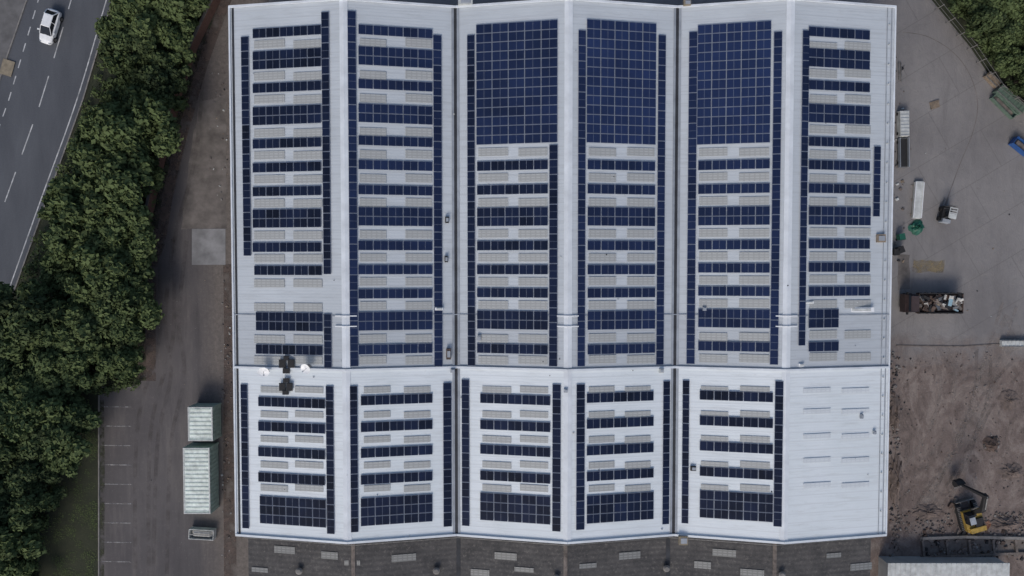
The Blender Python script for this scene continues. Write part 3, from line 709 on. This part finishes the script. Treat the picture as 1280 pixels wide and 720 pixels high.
rubble('litter',[(276,290,340,700,80,0.28),(262,286,90,280,40,0.28),(1116,1130,60,330,40,0.4),(1130,1270,150,420,18,0.2),(180,280,350,700,18,0.16)],6,['debris','conc','wood','patch','steel','black','offwhite'])
b=B(); p=W(1168,131,0); b.box((p[0],p[1],0.06),(1.1,0.9,0.1),'wood',0.3)
for i in range(5): b.box((p[0],p[1]-0.4+i*0.2,0.13),(1.1,0.1,0.03),'wood',0.3)
b.obj('pallet')
b=B()
for px,l in((1123,90),(1126,92)):
    p,q=W(px,78,0.1),W(px+1,l+10,0.1); b.cyl((p[0],p[1],0.1),(q[0],q[1],0.1),0.07,'steel',8)
b.obj('steel_pipes')
b=B(); fl=samp([(x-0.3,y-0.4) for x,y in tr[:4]],2.0)
for p in fl: b.cyl((p[0],p[1],0),(p[0],p[1],1.9),0.05,'conc',6)
for z in(0.4,1.1,1.8): 
    for a,c in zip(fl[:-1],fl[1:]): b.cyl((*a,z),(*c,z),0.02,'steel',5)
b.obj('fence')
b=B(); ribbon(b,smooth(WL([(1128,40),(1160,46),(1192,66),(1213,95),(1222,130),(1216,165),(1200,205),(1180,260)])),0.10,0.009,'patch'); b.obj('drainage_channel')
# ---------------------------------------------------------------- trees
def leaves(cent,rad,n,size,r):
    cent=np.array(cent);rad=np.array(rad); w=rad**2/np.sum(rad**2)
    idx=r.choice(len(rad),n,p=w); d=r.normal(size=(n,3)); d/=np.linalg.norm(d,axis=1)[:,None]
    d[:,2]=np.where(r.random(n)<0.75,np.abs(d[:,2]),d[:,2])
    rr=rad[idx]*(0.62+0.5*r.random(n)); P=cent[idx]+d*rr[:,None]
    P+=r.normal(size=(n,3))*0.12
    N=d+r.normal(size=(n,3))*0.7; N/=np.linalg.norm(N,axis=1)[:,None]
    U=np.cross(N,r.normal(size=(n,3))); U/=np.linalg.norm(U,axis=1)[:,None]; V=np.cross(N,U)
    s=(size*(0.5+0.9*r.random(n)))[:,None]
    q=np.stack([P-U*s,P-V*s*0.6,P+U*s,P+V*s*0.6],1).reshape(-1,3)
    val=0.3*r.random(n)+0.45*(r.random(len(rad))[idx])+0.25*np.clip(d[:,2],0,1)  # last term lightens lobe tops: highlight from above painted into leaf colour
    return q,val
def treemesh(name,seed,R,Ht,n,lobes=None,sz=0.24):
    r=np.random.default_rng(seed); b=B(); b.mi('bark'); b.mi('leaf')
    th=Ht*0.45; b.cyl((0,0,-0.1),(0.1,0.05,th),0.19,'bark',8,0.12)
    cs=[];rs=[]
    k=lobes or r.integers(16,26)
    for i in range(k):
        t=2*math.pi*i/k*2.4+r.random()*0.9; q=R*(0.1+0.85*math.sqrt(r.random())); z=Ht*(0.55+0.36*(1-(q/R)**1.5))+r.normal()*0.5
        rad=R*(0.12+0.2*r.random()); c=(math.cos(t)*q,math.sin(t)*q,z); cs.append(c); rs.append(rad)
        b.cyl((0.1,0.05,th*0.85),(c[0]*0.9,c[1]*0.9,c[2]-rad*0.3),0.07,'bark',5,0.03)
    cs.append((0,0,Ht*0.66)); rs.append(R*0.42)
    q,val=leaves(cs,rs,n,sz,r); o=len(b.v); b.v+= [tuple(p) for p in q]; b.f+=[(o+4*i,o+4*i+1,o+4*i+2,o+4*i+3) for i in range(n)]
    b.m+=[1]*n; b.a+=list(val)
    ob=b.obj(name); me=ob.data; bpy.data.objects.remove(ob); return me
TM=[treemesh('broadleaf_tree_mesh',10+i,1.7+0.42*i,4.0+0.6*i,2200+850*i,sz=0.23+0.012*i) for i in range(7)]
def inpoly(p,poly):
    x,y=p; c=False; j=len(poly)-1
    for i in range(len(poly)):
        if (poly[i][1]>y)!=(poly[j][1]>y) and x<(poly[j][0]-poly[i][0])*(y-poly[i][1])/(poly[j][1]-poly[i][1])+poly[i][0]: c=not c
        j=i
    return c
def plant(poly,dmin,n,seed,smin=0.8,smax=1.15,z=4.0,tm=TM):
    R=random.Random(seed); P=[W(a,c,z) for a,c in poly]; xs=[p[0] for p in P]; ys=[p[1] for p in P]; out=[]
    for _ in range(n):
        p=(R.uniform(min(xs),max(xs)),R.uniform(min(ys),max(ys)))
        if inpoly(p,P) and all(math.dist(p,q)>dmin for q in out):
            out.append(p); o=bpy.data.objects.new('broadleaf_tree',R.choice(tm)); sc.collection.objects.link(o)
            s=R.uniform(smin,smax); o.location=(p[0],p[1],0); o.rotation_euler=(0,0,R.uniform(0,6.28)); o.scale=(s,s,s*R.uniform(0.8,1.15))
plant([(185,-130),(165,0),(146,60),(130,140),(112,220),(90,300),(54,370),(22,430),(0,440),(-80,560),(-80,760),(14,760),(24,660),(48,600),(90,552),(116,478),(156,460),(160,370),(154,310),(166,280),(186,170),(210,60),(246,0),(280,-130)],2.2,6000,3,0.75,1.1)
plant([(1208,-60),(1204,0),(1244,46),(1280,92),(1335,135),(1420,150),(1420,-60)],2.3,1200,8,0.6,0.85,z=3)
def under(name,poly,n,seed,hmax,sz=0.16):
    r=np.random.default_rng(seed); P=WL(poly); xs=[p[0] for p in P]; ys=[p[1] for p in P]; cs=[]
    while len(cs)<n//60:
        p=(r.uniform(min(xs),max(xs)),r.uniform(min(ys),max(ys)))
        if inpoly(p,P): cs.append((p[0],p[1],r.uniform(0.05,hmax)))
    rs=r.uniform(0.35,0.9,len(cs)); q,val=leaves(cs,rs,n,sz,r); q[:,2]=np.abs(q[:,2])*(1 if hmax>0.2 else 0.12)
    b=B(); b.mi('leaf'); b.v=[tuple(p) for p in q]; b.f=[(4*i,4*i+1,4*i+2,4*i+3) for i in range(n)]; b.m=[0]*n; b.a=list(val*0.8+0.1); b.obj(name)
under('undergrowth',[(165,-30),(150,0),(112,125),(70,250),(20,392),(-30,510),(-60,760),(40,760),(60,640),(100,540),(122,492),(172,480),(172,300),(184,285),(212,170),(232,60),(270,-10)],45000,4,0.9,0.18)
under('undergrowth',[(1166,-12),(1218,56),(1252,106),(1300,145),(1400,140),(1400,-40)],20000,5,0.7,0.18)
under('grass',[(62,600),(90,560),(121,500),(121,745),(40,745)],6000,6,0.05,0.08)
# ---------------------------------------------------------------- light, world, camera
EL,AZ=math.radians(40),math.radians(195)
w=bpy.data.worlds.new('World'); sc.world=w; w.use_nodes=True; nt=w.node_tree
sky=nt.nodes.new('ShaderNodeTexSky'); sky.sky_type='NISHITA'; sky.sun_disc=False; sky.sun_elevation=EL; sky.sun_rotation=AZ; sky.air_density=1.0; sky.dust_density=3.0
nt.links.new(sky.outputs[0],nt.nodes['Background'].inputs[0]); nt.nodes['Background'].inputs[1].default_value=0.128
L=bpy.data.lights.new('sun','SUN'); L.energy=1.4; L.angle=math.radians(22); L.color=(1,0.95,0.89)
lo=bpy.data.objects.new('sun',L); sc.collection.objects.link(lo)
dirv=Vector((math.sin(AZ)*math.cos(EL),math.cos(AZ)*math.cos(EL),math.sin(EL)))
lo.rotation_euler=dirv.to_track_quat('Z','Y').to_euler()
cam=bpy.data.cameras.new('camera'); co=bpy.data.objects.new('camera',cam); sc.collection.objects.link(co)
cam.sensor_width=36; cam.lens=F/1280*36; cam.clip_end=5000; co.location=(0,0,H); co.rotation_euler=(-TH,0,0)
sc.camera=co
